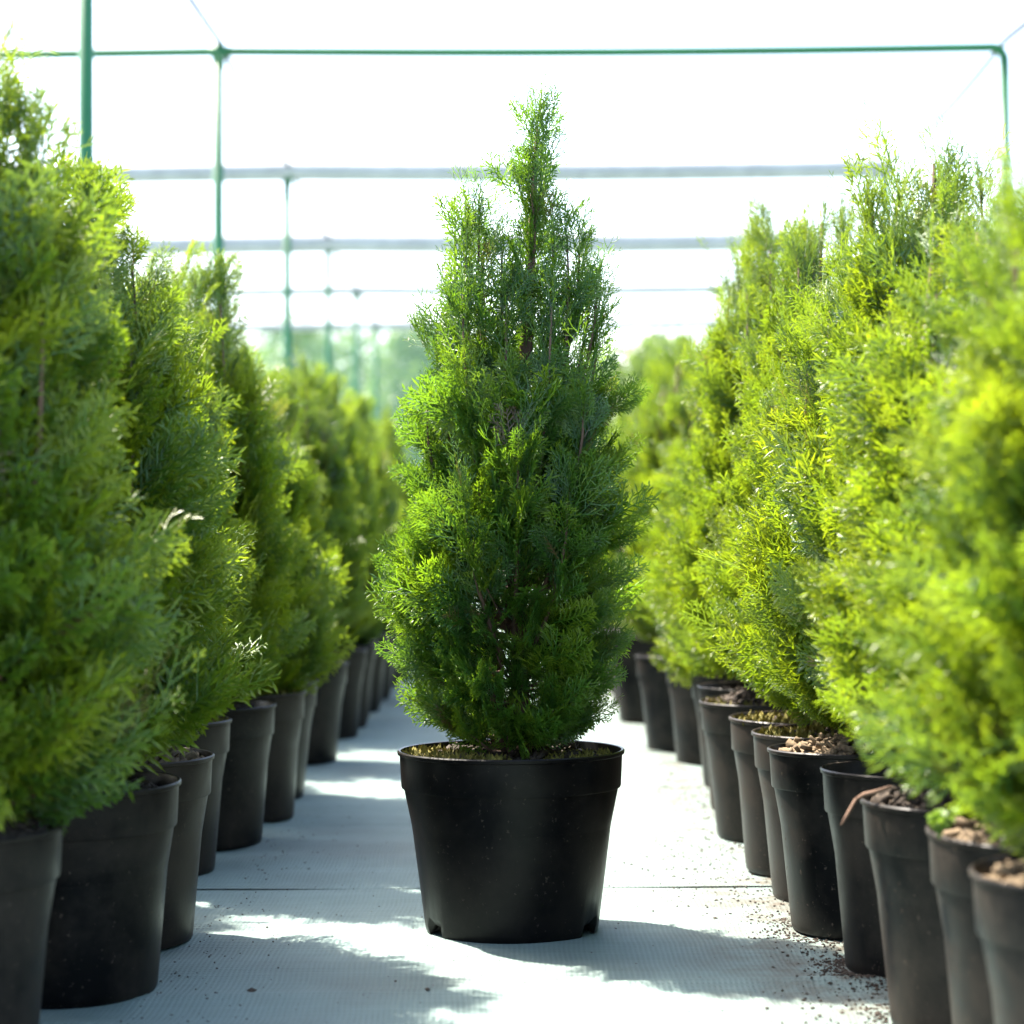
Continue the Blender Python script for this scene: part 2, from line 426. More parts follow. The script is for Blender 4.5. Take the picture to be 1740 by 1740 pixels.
def make_spray(seed, sparse=False):
    rng = random.Random(seed); o = {'V': [], 'P': [], 'T': [], 'n': 0}
    bend = rng.uniform(-0.16, 0.16); arc = rng.uniform(-0.05, 0.20)
    def ax(t): return np.array([bend * t * t, t, arc * t * t])
    W = 0.026 if not sparse else 0.0185
    fan = rng.uniform(-.25, .25)
    strip(o, [ax(i / 5) for i in range(6)], W * 1.0, W * 0.7, fan, (0.0, 0.40))
    ns = rng.randint(12, 15) if not sparse else rng.randint(5, 7)
    wide = rng.uniform(0.42, 0.60)
    for k in range(ns):
        t = 0.12 + 0.83 * (k + rng.uniform(-.3, .3)) / ns; t = min(max(t, 0.05), 0.97)
        sgn = 1 if k % 2 else -1
        ln = (wide * (1 - t) ** 0.7 * min(1, 0.45 + t * 2.0) + 0.07) * rng.uniform(0.65, 1.2)
        a0 = rad(rng.uniform(36, 54)); a1 = a0 - rad(rng.uniform(8, 28))
        p0 = ax(t); zt = rng.uniform(-.12, .12)
        p1 = p0 + ln * 0.5 * np.array([sgn * math.sin(a0), math.cos(a0), zt])
        p2 = p1 + ln * 0.5 * np.array([sgn * math.sin(a1), math.cos(a1), zt + rng.uniform(-.15, .15)])
        strip(o, [p0, p1, p2], W, W * 0.75, fan + rng.uniform(-.3, .3), (0.12 + 0.2 * t, 0.55))
        nn = int(ln / (0.062 if not sparse else 0.13))
        for q in range(nn):
            u = 0.25 + 0.70 * (q + rng.random() * 0.5) / max(1, nn)
            pb = p0 + (p1 - p0) * u * 2 if u < 0.5 else p1 + (p2 - p1) * (u - 0.5) * 2
            s2 = 1 if (q % 2) else -1
            b = (a0 if u < 0.5 else a1) * sgn + s2 * rad(rng.uniform(28, 46))
            l2 = (0.18 * (1 - u) + 0.075) * rng.uniform(0.7, 1.25)
            pe = pb + l2 * np.array([math.sin(b), math.cos(b), rng.uniform(-.25, .25)])
            strip(o, [pb, pe], W * 1.15, 0, fan + rng.uniform(-.4, .4), (0.42, 0.72))
    return np.array(o['V']), np.array(o['P']), np.array(o['T'])
SPRAYS = [make_spray(100 + i) for i in range(9)]
SPARSE = [make_spray(300 + i, True) for i in range(5)]

class Crown:
    def __init__(s, seed):
        s.rng = random.Random(seed); s.nr = np.random.default_rng(seed); s.items = []; s.wood = MB()
    def spray(s, base, d, length, nrm, tint, sparse=False):
        d = np.array(d, float); d /= np.linalg.norm(d) + 1e-9
        nrm = np.array(nrm, float); x = np.cross(d, nrm); x /= np.linalg.norm(x) + 1e-9
        z = np.cross(x, d)
        T = (SPARSE if sparse else SPRAYS); k = s.rng.randrange(len(T))
        if s.rng.random() < 0.012: tint = -1.2
        s.items.append((sparse, k, np.array(base), np.stack([x, d, z], 1) * length, tint))
    def leader(s, path, n, l0, l1, t0=0.1, spread=(28, 58), tintb=0.0, wood=0.004, upb=0.0, clump=True):
        """a stem along path (list of points) dressed with sprays, long at the foot and short at the tip"""
        rng = s.rng; P = [np.array(q, float) for q in path]
        seg = [np.linalg.norm(P[i + 1] - P[i]) for i in range(len(P) - 1)]; tot = sum(seg)
        def at(t):
            q = t * tot
            for i, sg in enumerate(seg):
                if q <= sg or i == len(seg) - 1: return P[i] + (P[i + 1] - P[i]) * min(1, q / sg), (P[i + 1] - P[i]) / sg
                q -= sg
        s.wood.tube(P, [wood * (1 - 0.8 * i / (len(P) - 1)) + 0.0006 for i in range(len(P))], 6)
        k = 0; g = 0
        while k < n:
            m_ = rng.randint(4, 7) if clump else 2; tc = t0 + (1 - t0) * (k + m_ * 0.5) / n; pc = g * 2.39996 + rng.uniform(-.4, .4); g += 1
            gl = rng.uniform(0.65, 1.4) if clump else rng.uniform(.75, 1.25); gt = tintb + rng.gauss(0.0, 0.17); gth = rng.uniform(*spread)
            for q in range(m_):
                k += 1
                if clump and tc > 0.74 and rng.random() < 0.16: continue
                t = min(0.995, max(t0 * .7, tc + rng.gauss(0, 0.035))); p, tg = at(t); phi = pc + rng.gauss(0, .38)
                a = np.cross(tg, [0.3, 0.9, 0.1]); a /= np.linalg.norm(a); b = np.cross(tg, a)
                out = a * math.cos(phi) + b * math.sin(phi)
                th = rad(gth + rng.gauss(0, 7)) * (1 - 0.40 * t)
                d = tg * math.cos(th) + out * math.sin(th) + np.array([0, 0, upb])
                L = (l0 * (1 - t) + l1 * t) * gl * rng.uniform(0.8, 1.2)
                nrm = np.cross(d, tg) + s.nr.normal(size=3) * 0.30
                s.spray(p + d * L * rng.uniform(0, .25), d, L, nrm, gt + rng.gauss(0.0, 0.09), sparse=(t > 0.72 and rng.random() < (t - 0.66) * 2.2))
        p, tg = at(1.0)
        for k in range(5):
            s.spray(p - tg * 0.012 * k, tg + s.nr.normal(size=3) * 0.20, l1 * rng.uniform(0.75, 1.3), s.nr.normal(size=3), tintb - 0.15, sparse=True)
    def lateral(s, base, tip, n, l, tintb=0.0):
        """a side branch with its sprays in one flat fan, tips turning up"""
        rng = s.rng; b = np.array(base, float); e = np.array(tip, float); d = e - b; D = np.linalg.norm(d)
        mid = (b + e) / 2 + np.array([0, 0, -0.10 * D])
        s.wood.tube([b, mid, e], [0.0028, 0.002, 0.0008], 5)
        h = np.array([d[0], d[1], 0]); h /= np.linalg.norm(h) + 1e-9; sd = np.array([-h[1], h[0], 0])
        for k in range(n):
            t = 0.42 + 0.58 * (k + rng.random() * 0.6) / n
            p = b * (1 - t) ** 2 + mid * 2 * t * (1 - t) + e * t * t
            tg = (mid - b) * (1 - t) + (e - mid) * t; tg /= np.linalg.norm(tg) + 1e-9
            sg = (1 if k % 2 else -1)
            dd = tg * 0.75 + sd * sg * rng.uniform(0.1, 0.8) * (1 - 0.5 * t) + np.array([0, 0, rng.uniform(0.0, 0.55)])
            nrm = sd * rng.uniform(0.2, 1) + np.array([0, 0, 1]) * rng.uniform(-.6, 1) + s.nr.normal(size=3) * 0.3
            s.spray(p, dd, l * rng.uniform(0.7, 1.2) * (1 - 0.2 * t), nrm, tintb + rng.gauss(0, 0.16))
        s.spray(e, d / D + np.array([0, 0, 0.25]), l * rng.uniform(0.7, 1.0), sd + s.nr.normal(size=3) * .4, tintb + rng.gauss(0.05, 0.14))
    def strays(s, n, lo, hi):
        """loose thin shoots growing on past the ends of the sprays"""
        for it in s.rng.sample(s.items, n):
            d = it[3][:, 1]; r = s.rng
            s.spray(it[2] + d * r.uniform(.45, .8), d / np.linalg.norm(d) + np.array([r.gauss(0, .25), r.gauss(0, .25), r.uniform(0, .5)]), r.uniform(lo, hi), s.nr.normal(size=3), it[4] + .1, sparse=True)
    def meshes(s):
        mb = MB(); tint = []
        for sparse in (False, True):
            T = SPARSE if sparse else SPRAYS
            for k in range(len(T)):
                it = [q for q in s.items if q[0] == sparse and q[1] == k]
                if not it: continue
                V, P, t = T[k]; Rm = np.stack([q[3] for q in it]); B = np.stack([q[2] for q in it])
                A = np.einsum('nij,vj->nvi', Rm, V) + B[:, None, :]
                n, v = A.shape[:2]
                mb.add(A.reshape(-1, 3), (P[None] + (np.arange(n) * v)[:, None, None]).reshape(-1, 4))
                tint.append((t[None] + np.array([q[4] for q in it])[:, None]).ravel())
        return s.wood.mesh('trunk', smooth=True), mb.mesh('foliage', np.concatenate(tint))

def bez(a, b, c, n=7):
    a, b, c = (np.array(q, float) for q in (a, b, c))
    return [a * (1 - t) ** 2 + b * 2 * t * (1 - t) + c * t * t for t in np.linspace(0, 1, n)]

S = 2.418 / F                                       # metres per photo pixel at the centre plant
def cpt(px, py, dy=0.0): return ((px - 866) * S, dy, CAM_H - (py - 940) * S)

def centre_crown():
    c = Crown(5)
    c.wood.tube([(0.008, 0, 0.17), (0.012, 0, 0.30), (0.008, 0.0, 0.5), (0.02, 0, 0.7), (0.034, 0, 0.93)], [0.0135, 0.011, 0.008, 0.006, 0.002], 10)
    c.wood.tube([(-0.006, 0.004, 0.17), (-0.018, 0.002, 0.3), (-0.03, 0, 0.5)], [0.009, 0.007, 0.004], 8)
    # leaders read off the photograph: foot, belly, tip
    L = [((872, 900, 0), (905, 520, 0), (918, 212, 0), 64, .08, .058),
         ((868, 980, 0), (775, 620, -.02), (800, 352, -.015), 52, .072, .054),
         ((868, 1000, 0), (800, 620, .03), (828, 385, .02), 28, .07, .05),
         ((880, 1000, 0), (985, 640, -.02), (966, 402, -.01), 54, .072, .052),
         ((880, 980, 0), (1000, 640, .02), (1010, 470, .02), 36, .066, .052),
         ((880, 1040, 0), (1025, 700, 0), (1016, 545, -.005), 40, .066, .05),
         ((870, 1040, 0), (735, 740, .0), (742, 560, .01), 36, .062, .05),
         ((870, 1060, 0), (860, 760, -.08), (862, 525, -.04), 56, .08, .05),
         ((872, 1060, 0), (930, 780, -.09), (938, 540, -.05), 56, .08, .05),
         ((866, 1060, 0), (790, 800, -.08), (790, 510, -.05), 52, .08, .05),
         ((872, 1060, 0), (880, 760, .09), (896, 500, .05), 46, .08, .05),
         ((880, 1080, 0), (1015, 850, .03), (1018, 670, .03), 44, .07, .045),
         ((866, 1080, 0), (715, 860, -.02), (728, 680, -.02), 44, .065, .045),
         ((866, 1080, 0), (770, 840, .09), (790, 610, .07), 40, .075, .05),
         ((880, 1080, 0), (990, 840, .09), (980, 610, .07), 40, .075, .05),
         ((876, 1100, 0), (990, 880, -.09), (990, 680, -.08), 48, .075, .05),
         ((870, 1120, 0), (880, 960, -.12), (880, 760, -.11), 44, .08, .05),
         ((870, 1150, 0), (800, 1010, -.11), (790, 840, -.11), 40, .075, .05),
         ((876, 1150, 0), (960, 1010, -.11), (960, 860, -.11), 40, .075, .05)]
    L += [((900, 640, 0), (911, 430, 0.0), (918, 222, 0), 62, .052, .05), ((868, 980, 0), (765, 600, .01), (776, 405, .0), 34, .065, .056), ((868, 960, 0), (805, 560, -.01), (818, 372, -.01), 34, .065, .058),
          ((872, 940, 0), (850, 620, -.03), (856, 430, -.02), 34, .065, .055), ((876, 940, 0), (985, 600, .01), (988, 428, .0), 34, .065, .056),
          ((874, 920, 0), (945, 560, .02), (944, 388, .01), 34, .065, .056), ((876, 960, 0), (1015, 640, -.02), (1016, 500, -.01), 32, .06, .052)]
    for f, b, t, n, l0, l1 in L:
        c.leader(bez(cpt(*f), cpt(*b), cpt(*t)), int(n * 0.74), l0, l1 * 0.98, t0=0.2, spread=(16, 54), wood=0.0028, clump=False, tintb=c.rng.gauss(0, .06))
    rng = c.rng
    # low side branches, all round, filling out the belly
    env = [(1230, .085), (1200, .110), (1130, .124), (1050, .140), (980, .146), (900, .132), (820, .116), (740, .104), (660, .094)]
    for k in range(70):
        py = 1230 - 560 * ((k + rng.random()) / 70) ** 1.15
        R = np.interp(-py, [-a for a, _ in env], [r for _, r in env])
        a = k * 2.39996 + rng.uniform(-.3, .3)
        z = cpt(0, py)[2]; rr = R * rng.uniform(0.45, 0.86) * (0.86 if math.cos(a) < -.3 else 1)
        up = 0.5 if py < 1000 else 0.25
        c.lateral((0.004, 0, max(0.205, z - rr * up - 0.015)), (rr * math.cos(a) + 0.0, rr * math.sin(a), z - 0.02), 8, rng.uniform(.055, .10), rng.gauss(0, .15))
    for px, py, dy in ((690, 985, 0), (700, 1055, -.02), (712, 1130, -.03), (738, 1205, -.02), (1035, 925, .0), (1025, 1000, 0.02), (1010, 1120, 0),
                       (985, 1190, 0), (735, 930, -.04), (735, 840, 0), (1030, 800, .02), (1045, 690, -.01), (740, 770, .0), (1000, 1060, -.05),
                       (712, 1090, 0), (715, 1010, .03), (705, 960, -.03)):
        t = cpt(px, py, dy)
        c.lateral((0.0, 0, max(.21, t[2] - 0.05)), t, 11, .066, rng.gauss(0.05, .05))
    for k in range(14):                                # inner shoots round the stem foot
        a = k * 2.39996; rr = rng.uniform(.03, .07); z = rng.uniform(.24, .36)
        c.lateral((0, 0, z - .02), (rr * math.cos(a), rr * math.sin(a), z + .015), 7, .055, rng.gauss(-.1, .08))
    for px, py, dy in ((775, 1228, -.02), (800, 1240, -.06), (860, 1240, -.08), (925, 1238, -.06), (960, 1226, 0), (990, 1212, .03), (760, 1215, .04), (830, 1236, .07), (910, 1234, .07)):
        t = cpt(px, py, dy); c.lateral((0.0, 0, .205), t, 9, .06, rng.gauss(0, .08))
    c.strays(170, .032, .062)
    return c.meshes()

def row_crown(seed, h, R, lean=0.0, low=0.075):
    """dense row plant: foot at z 0.19, tip at h"""
    c = Crown(seed); rng = c.rng; z0 = 0.19; H = h - z0
    c.wood.tube([(0, 0, 0.17), (0.005, 0, z0 + .3 * H), (lean * .5, 0, z0 + .6 * H), (lean, 0, z0 + .93 * H)], [0.014, 0.010, 0.006, 0.002], 8)
    c.leader(bez((0, 0, z0 + .2 * H), (0, 0, z0 + .6 * H), (lean, 0, z0 + .88 * H)), 80, .085, .05, t0=.2)
    nl = 18
    for k in range(nl):
        a = k * 2.39996 + rng.uniform(-.3, .3); q = (k + 0.5) / nl
        zt = z0 + H * ((0.905 - 0.15 * q if q < 0.45 else 0.837 - 0.62 * (q - 0.45)) + rng.uniform(-.05, .03))
        rt = R * (0.13 + 0.66 * q ** 0.62); rb = rt + R * (0.28 - 0.1 * q)
        f = (0, 0, z0 + H * (0.12 - 0.06 * q)); b = (rb * math.cos(a), rb * math.sin(a), z0 + H * (0.5 - 0.25 * q)); t = (rt * math.cos(a) + lean * (1 - q), rt * math.sin(a), zt)
        c.leader(bez(f, b, t), int(60 - 14 * q), .10 * rng.uniform(.8, 1.3), .05, t0=.22, spread=(22, 62), tintb=rng.gauss(0, .12))
    for k in range(92):
        q = (k + rng.random()) / 92; z = z0 + H * (low + 0.60 * q)
        Re = R * (0.72 + 0.33 * math.sin(math.pi * min(1, (q + .12) / .85)) - 0.26 * q)
        a = k * 2.39996 + rng.uniform(-.3, .3); rr = Re * rng.uniform(0.55, 1.03) * min(1.0, (0.62 if low > .03 else 0.95) + q * 3.2)
        c.lateral((0, 0, max(z0 + .015, z - rr * .45)), (rr * math.cos(a), rr * math.sin(a), z), 9, rng.uniform(.065, .125), rng.gauss(0.04, .17))
    c.strays(190, .04, .075)
    return c.meshes()

# ------------------------------------------------------------------ pots, soil
def pot_mesh(name, R, r, h, lip, feet=False, k=96):
    st = R - 0.0065; zl = h - lip
    fr = lambda z: r + (st - 0.002 - r) * z / zl
    prof = [(0.0, 0.006), (r * 0.9, 0.006), (r - 0.006, 0.004), (r - 0.002, 0.0005), (r, 0.003)]
    for z in (0.01, 0.022, 0.06, 0.10, zl - 0.016, zl - 0.012): prof.append((fr(z), z))
    prof += [(fr(zl - 0.011) + 0.0012, zl - 0.0105), (fr(zl - 0.006) + 0.0012, zl - 0.0045), (fr(zl) + 0.0002, zl - 0.0035), (st, zl - 0.0008), (R - 0.0028, zl - 0.0005), (R - 0.0022, zl + 0.001)]
    prof += [(R - 0.0005, h - 0.006), (R + 0.0018, h - 0.0048), (R + 0.0022, h - 0.0015), (R + 0.0008, h), (R - 0.0015, h - 0.0006), (R - 0.0025, h - 0.004), (R - 0.005, zl), (fr(zl * .5) - 0.003, zl * .5), (0.001, zl * .5)]
    V = []; P = []
    for rr, z in prof:
        for j in range(k):
            a = 2 * math.pi * j / k; q = rr; zz = z
            if feet and 0.0 < z < 0.012 and rr > r * 0.93:
                if any(abs((a - c + math.pi) % (2 * math.pi) - math.pi) < 0.14 for c in feet): zz = 0.013; q = rr - 0.0055
            wob = 1 + 0.004 * math.sin(2 * a + 0.7) * z / h
            V.append((q * wob * math.cos(a), q * wob * math.sin(a), zz))
    for i in range(len(prof) - 1):
        for j in range(k): P.append((i * k + j, i * k + (j + 1) % k, (i + 1) * k + (j + 1) % k, (i + 1) * k + j))
    mb = MB(); mb.add(V, P); me = mb.mesh(name, smooth=True)
    bm_sharp(me); return me
def bm_sharp(me):
    import bmesh
    bm = bmesh.new(); bm.from_mesh(me); bmesh.ops.remove_doubles(bm, verts=bm.verts, dist=1e-5)
    for e in bm.edges:
        if len(e.link_faces) == 2 and e.calc_face_angle(0) > rad(38): e.smooth = False
    bm.to_mesh(me); bm.free()
    me.update()

def soil_mesh(seed, R, z, mound, chips=420, chip_len=(0.006, 0.02), name='soil'):
    rng = random.Random(seed); mb = MB(); V = [(0, 0, z + mound)]; k = 40; nr = 9
    def zz(r, a): return z + mound * (1 - (r / R) ** 2) + 0.004 * math.sin(7 * a + seed) * math.sin(r * 90) + 0.003 * math.sin(r * 210 + 3 * a)
    V = []; P = []
    for i in range(nr + 1):
        for j in range(k):
            r = R * i / nr; a = 2 * math.pi * j / k; V.append((r * math.cos(a), r * math.sin(a), zz(r, a) + rng.uniform(-.002, .002)))
    for i in range(nr):
        for j in range(k): P.append((i * k + j, (i + 1) * k + j, (i + 1) * k + (j + 1) % k, i * k + (j + 1) % k))
    mb.add(V, P)
    for _ in range(chips):
        a = rng.uniform(0, 2 * math.pi); r = R * 0.99 * math.sqrt(rng.random()); L = rng.uniform(*chip_len) / 2
        Rm = (Matrix.Rotation(rng.uniform(0, 6.28), 3, 'Z') @ Matrix.Rotation(rng.gauss(0, .5), 3, 'X') @ Matrix.Rotation(rng.gauss(0, .5), 3, 'Y'))
        x, y = r * math.cos(a), r * math.sin(a)
        s_ = 1.0 if r + L < R * 0.97 else 0.5
        mb.box((x, y, zz(r, a) + rng.uniform(0, .004)), (L * s_, L * rng.uniform(.15, .5), L * rng.uniform(.1, .35)), Rm)
    me = mb.mesh(name); return me

def tuft_mesh(seed, R, z, a0, a1, r0, n=260, hgt=0.012):
    """moss cushion: many little upright blades over a sector of the soil"""
    rng = random.Random(seed); mb = MB()
    for _ in range(n):
        a = rng.uniform(a0, a1); r = R * math.sqrt(rng.uniform(r0 * r0, 0.96)); x, y = r * math.cos(a), r * math.sin(a)
        for _k in range(4):
            d = np.array([rng.gauss(0, .6), rng.gauss(0, .6), 1.0]); d /= np.linalg.norm(d); s_ = rng.uniform(.5, 1.2) * hgt
            u = np.array([rng.gauss(0, 1), rng.gauss(0, 1), 0.2]); u /= np.linalg.norm(u); p = np.array([x + rng.gauss(0, .003), y + rng.gauss(0, .003), z + rng.uniform(-.002, .006)])
            mb.add([p - u * s_ * .18, p + d * s_ * .5 + u * s_ * .22, p + d * s_, p + d * s_ * .5 - u * s_ * .22], [(0, 1, 2, 3)])
    return mb.mesh('moss')

RP, rP, HP = 0.115, 0.092, 0.211
POT_C = pot_mesh('pot', 0.1305, 0.1005, 0.211, 0.043, feet=[rad(x) for x in (-90 - 62, -90 + 62, 30, 90, 150)])
POT_R = pot_mesh('pot', RP, rP, HP, 0.045)
SOIL = [soil_mesh(1, RP - .0055, 0.190, 0.012), soil_mesh(2, RP - .0055, 0.197, 0.02, 500, (.008, .026)), soil_mesh(3, RP - .006, 0.168, 0.015)]
SOIL_C = soil_mesh(4, 0.1245, 0.194, 0.010, 620)
MOSS_R = tuft_mesh(8, RP - .006, 0.198, 0, 6.28, 0.25, 420, .014)

# ------------------------------------------------------------------ centre plant
t = empty('potted_thuja', (0.004, 2.418, 0))
tag(t, 'young thuja in a black pot standing alone in the middle of the aisle', 'potted tree')
link('pot', POT_C, M['pot'], t); link('soil', SOIL_C, M['soil'], t)
wd, fo = centre_crown()
link('trunk', wd, M['bark'], t); link('foliage', fo, M['thuja'], t)
link('moss', tuft_mesh(5, 0.122, 0.199, rad(150), rad(265), 0.45, 300, .011), M['moss'], t)
link('moss', tuft_mesh(6, 0.122, 0.198, rad(-60), rad(15), 0.5, 160, .009), M['moss'], t)

# ------------------------------------------------------------------ row plants
FADED = ('pale rim and bark chips', 'grey-brown pot', 'behind the halfway pot', 'pale dusty pot', 'narrow visible strip')
VAR = [row_crown(41, 0.90, 0.138, 0.01, 0.06), row_crown(52, 0.95, 0.132, -0.01), row_crown(63, 0.88, 0.145, 0.015, 0.025), row_crown(74, 0.98, 0.130, 0.0), row_crown(85, 0.92, 0.138, 0.012)]
VH = [0.90, 0.95, 0.88, 0.98, 0.92]
def thuja(X, Z, var, htot, rz, soil, label, group, moss=False, wide=1.0, soil_m='soil'):
    e = empty('potted_thuja', (X, Z, 0), rz)
    e.rotation_euler = (0.012 * math.sin(Z * 37.1), 0.012 * math.sin(Z * 91.7 + X), rz)
    tag(e, label, 'potted tree', group)
    po = link('pot', POT_R, M['pot_dusty'], e)
    if label and any(k in label for k in FADED): po.material_slots[0].link = 'OBJECT'; po.material_slots[0].material = M['pot_faded']
    so = link('soil', SOIL[soil], None, e)
    if not SOIL[soil].materials: SOIL[soil].materials.append(M['soil'])
    so.material_slots[0].link = 'OBJECT'; so.material_slots[0].material = M[soil_m]
    s = (htot - 0.19) / (VH[var] - 0.19)
    for nm, me, m_ in (('trunk', VAR[var][0], M['bark']), ('foliage', VAR[var][1], M['thuja_row'])):
        o = link(nm, me, m_, e); o.scale = (wide, wide, s); o.location = (0, 0, 0.19 * (1 - s))
    if moss: link('moss', MOSS_R, M['moss'], e)
    return e
GR, GL = 'potted thujas lined up along the right side', 'potted thujas lined up along the left side'
def xr(px, Z): return (px - 860) * Z / F + RP
def xl(px, Z): return (px - 860) * Z / F - RP
right = [  # rim edge px, depth, variant, height, spin, soil, moss, wide, soil material, label
    (1655, 1.47, 4, 0.77, 0.3, 1, 0, 1.0, 'mulch', 'blurred thuja in the nearest black pot at the lower right corner, brown mulch on top'),
    (1575, 1.69, 3, 0.73, 1.9, 1, 0, 1.0, 'mulch', 'thuja in black pot second from the lower right corner, weed sprout at its rim'),
    (1467, 1.92, 1, 0.78, 4.1, 1, 0, 1.0, 'soil', 'thuja whose black pot has a brown dead twig hanging over its rim'),
    (1395, 2.17, 4, 0.90, 5.2, 2, 0, 0.95, 'soil', 'right-side thuja in the black pot filled low so its empty inner rim shows'),
    (1307, 2.41, 3, 0.79, 2.6, 1, 0, 0.90, 'mulch', 'right-side thuja level with the centre plant, coarse brown mulch heaped in pot'),
    (1278, 2.635, 4, 0.80, 0.9, 0, 1, 0.9, 'soil', 'right-side thuja in narrow visible strip of pot directly behind the mulch heaped one'),
    (1235, 2.85, 1, 0.95, 3.6, 0, 1, 0.88, 'soil', 'right-side thuja in pale dusty pot topped with yellow moss, tallest blurred spire'),
    (1190, 3.20, 3, 0.985, 1.2, 1, 1, 0.92, 'soil', 'right-side thuja whose black pot shows widest behind the yellow mossy ones'),
    (1182, 3.52, 0, 0.84, 5.0, 0, 0, 1.0, 'soil', 'right-side thuja showing only a thin pale sliver of pot behind the wide-showing pot'),
    (1172, 3.88, 2, 0.82, 2.2, 0, 0, 1.0, 'soil', None),
    (1128, 4.32, 1, 0.84, 0.2, 0, 0, 1.0, 'soil', None),
    (1080, 4.62, 3, 0.92, 4.4, 0, 0, 1.0, 'soil', 'second right-side pot counted from the far end of visible dark pots, with blurred crown'),
    (1035, 5.40, 0, 0.90, 3.3, 0, 0, 1.0, 'soil', 'last clearly visible dark pot with thuja at the far end of the right row'),
]
left = [
    (100, 1.77, 2, 0.93, 2.0, 1, 0, 1.12, 'soil', 'blurred thuja in the nearest black pot at the lower left corner'),
    (302, 2.10, 0, 0.845, 0.7, 0, 0, 1.03, 'soil', 'left-side thuja in large dark pot with a feathery spray sticking out over the aisle'),
    (358, 2.37, 1, 0.77, 3.3, 1, 0, 0.85, 'mulch', 'left-side thuja in pot with sunlit pale rim and bark chips'),
    (390, 2.88, 3, 0.86, 5.1, 0, 1, 0.86, 'soil', 'left-side thuja in grey-brown pot set back behind the sunlit rim pot'),
    (468, 3.155, 0, 0.915, 1.4, 0, 0, 0.90, 'soil', 'left-side thuja in black pot halfway along row, crown crossing the second green post'),
    (520, 3.445, 2, 0.80, 4.0, 0, 1, 0.85, 'soil', 'left-side thuja behind the halfway pot, ochre litter showing on its soil'),
    (535, 3.75, 1, 0.79, 2.8, 0, 0, 0.85, 'soil', 'left-side thuja showing a thin sliver of pot before a gap in the row'),
    (588, 4.40, 3, 0.86, 0.4, 0, 0, 0.92, 'soil', 'left-side thuja in dark pot standing first after the gap in the row'),
    (622, 4.97, 0, 0.90, 5.6, 0, 0, 0.88, 'soil', 'left-side thuja beside the centre plant, second after the gap in the row'),
]
far_r = [(0.41, 5.7), (0.40, 5.95), (0.42, 6.2), (0.41, 6.45), (0.40, 6.7), (0.42, 7.0), (0.41, 7.3), (0.42, 7.6), (0.40, 7.95)]
far_l = [(-0.45, 5.25), (-0.46, 5.5), (-0.45, 5.78), (-0.46, 6.05), (-0.45, 6.3), (-0.46, 6.6), (-0.45, 6.9), (-0.44, 7.25), (-0.46, 7.6)]
PL = {}
for px, Z, v, h, rz, so, mo, wd_, sm, lab in right:
    lab = lab or 'blurred thuja showing a thin sliver of pot midway down the right row'
    PL[('r', px)] = thuja(xr(px, Z), Z, v, h, rz, so, lab, GR, mo, wd_, sm)
for px, Z, v, h, rz, so, mo, wd_, sm, lab in left:
    PL[('l', px)] = thuja(xl(px, Z), Z, v, h, rz, so, lab, GL, mo, wd_, sm)
rng = random.Random(77)
for i, (X, Z) in enumerate(far_r):
    thuja(X, Z, (i * 3 + 1) % 4, rng.uniform(.84, .95), rng.uniform(0, 6), 0, 'blurred small thuja at the distant end of the right row', GR, wide=0.88)
for i, (X, Z) in enumerate(far_l):
    thuja(X, Z, (i * 3 + 2) % 4, rng.uniform(.84, .95), rng.uniform(0, 6), 0, 'blurred small thuja at the distant end of the left row', GL, wide=0.86)
# second line behind each row
for i in range(9):
    thuja(-0.76 - rng.uniform(0, .05), 2.0 + i * 0.42 + rng.uniform(-.08, .08), (i * 3) % 4, rng.uniform(.78, .88), rng.uniform(0, 6), 0,
          'thuja in the back line half hidden behind the left row', 'thujas in the back line at left')
    thuja(0.76 + rng.uniform(0, .05), 1.9 + i * 0.42 + rng.uniform(-.08, .08), (i * 3 + 1) % 4, rng.uniform(.78, .88), rng.uniform(0, 6), 0,
          'thuja in the back line half hidden behind the right row', 'thujas in the back line at right')

# ------------------------------------------------------------------ small things on particular pots
def local(e, p):
    return e.matrix_basis.inverted() @ Vector(p)
def on(e, px, py, Z): return ((px - 860) * Z / F, Z, CAM_H - (py - 940) * Z / F)
e = PL[('r', 1467)]
mb = MB(); Zt = 1.90
pts = [on(e, 1510, 1340, Zt - .03), on(e, 1485, 1348, Zt - .02), on(e, 1464, 1353, Zt - 0.01), on(e, 1450, 1362, Zt - .015), on(e, 1438, 1382, Zt - .03), on(e, 1425, 1404, Zt - .04)]
mb.tube([local(e, q) for q in pts], [.0016, .002, .0022, .002, .0018, .001], 8)
mb.build('dead_twig', M['dead_twig'], e, smooth=True)
def sprout(e, px, py, Z, n, size, seed):
    r = random.Random(seed); mb = MB(); ti = []
    b = np.array(local(e, on(e, px, py, Z)))
    for k in range(n):
        d = np.array([r.gauss(0, .5), r.gauss(0, .5), 1.0]); d /= np.linalg.norm(d); L = size * r.uniform(.5, 1.1)
        q = b + d * L; mb.tube([tuple(b), tuple(b + d * L * .5 + np.array([0, 0, .003])), tuple(q)], [.0009, .0008, .0005], 4, cap=True)
        ti += [0.4] * (4 * 3 + 2)
        for _ in range(5):
            u = np.array([r.gauss(0, 1), r.gauss(0, 1), r.uniform(-.2, .8)]); u /= np.linalg.norm(u); s = r.uniform(.006, .011)
            v = np.cross(u, [r.gauss(0, 1), r.gauss(0, 1), 1]); v /= np.linalg.norm(v); q2 = q - d * L * r.uniform(0, .5)
            mb.add([q2, q2 + u * s * .5 + v * s * .4, q2 + u * s, q2 + u * s * .5 - v * s * .4], [(0, 1, 2, 3)]); ti += [r.uniform(.3, .9)] * 4
    return mb.build('weed_sprout', M['weed'], e, attr=ti)
sprout(PL[('r', 1575)], 1592, 1428, 1.60, 8, .03, 3)
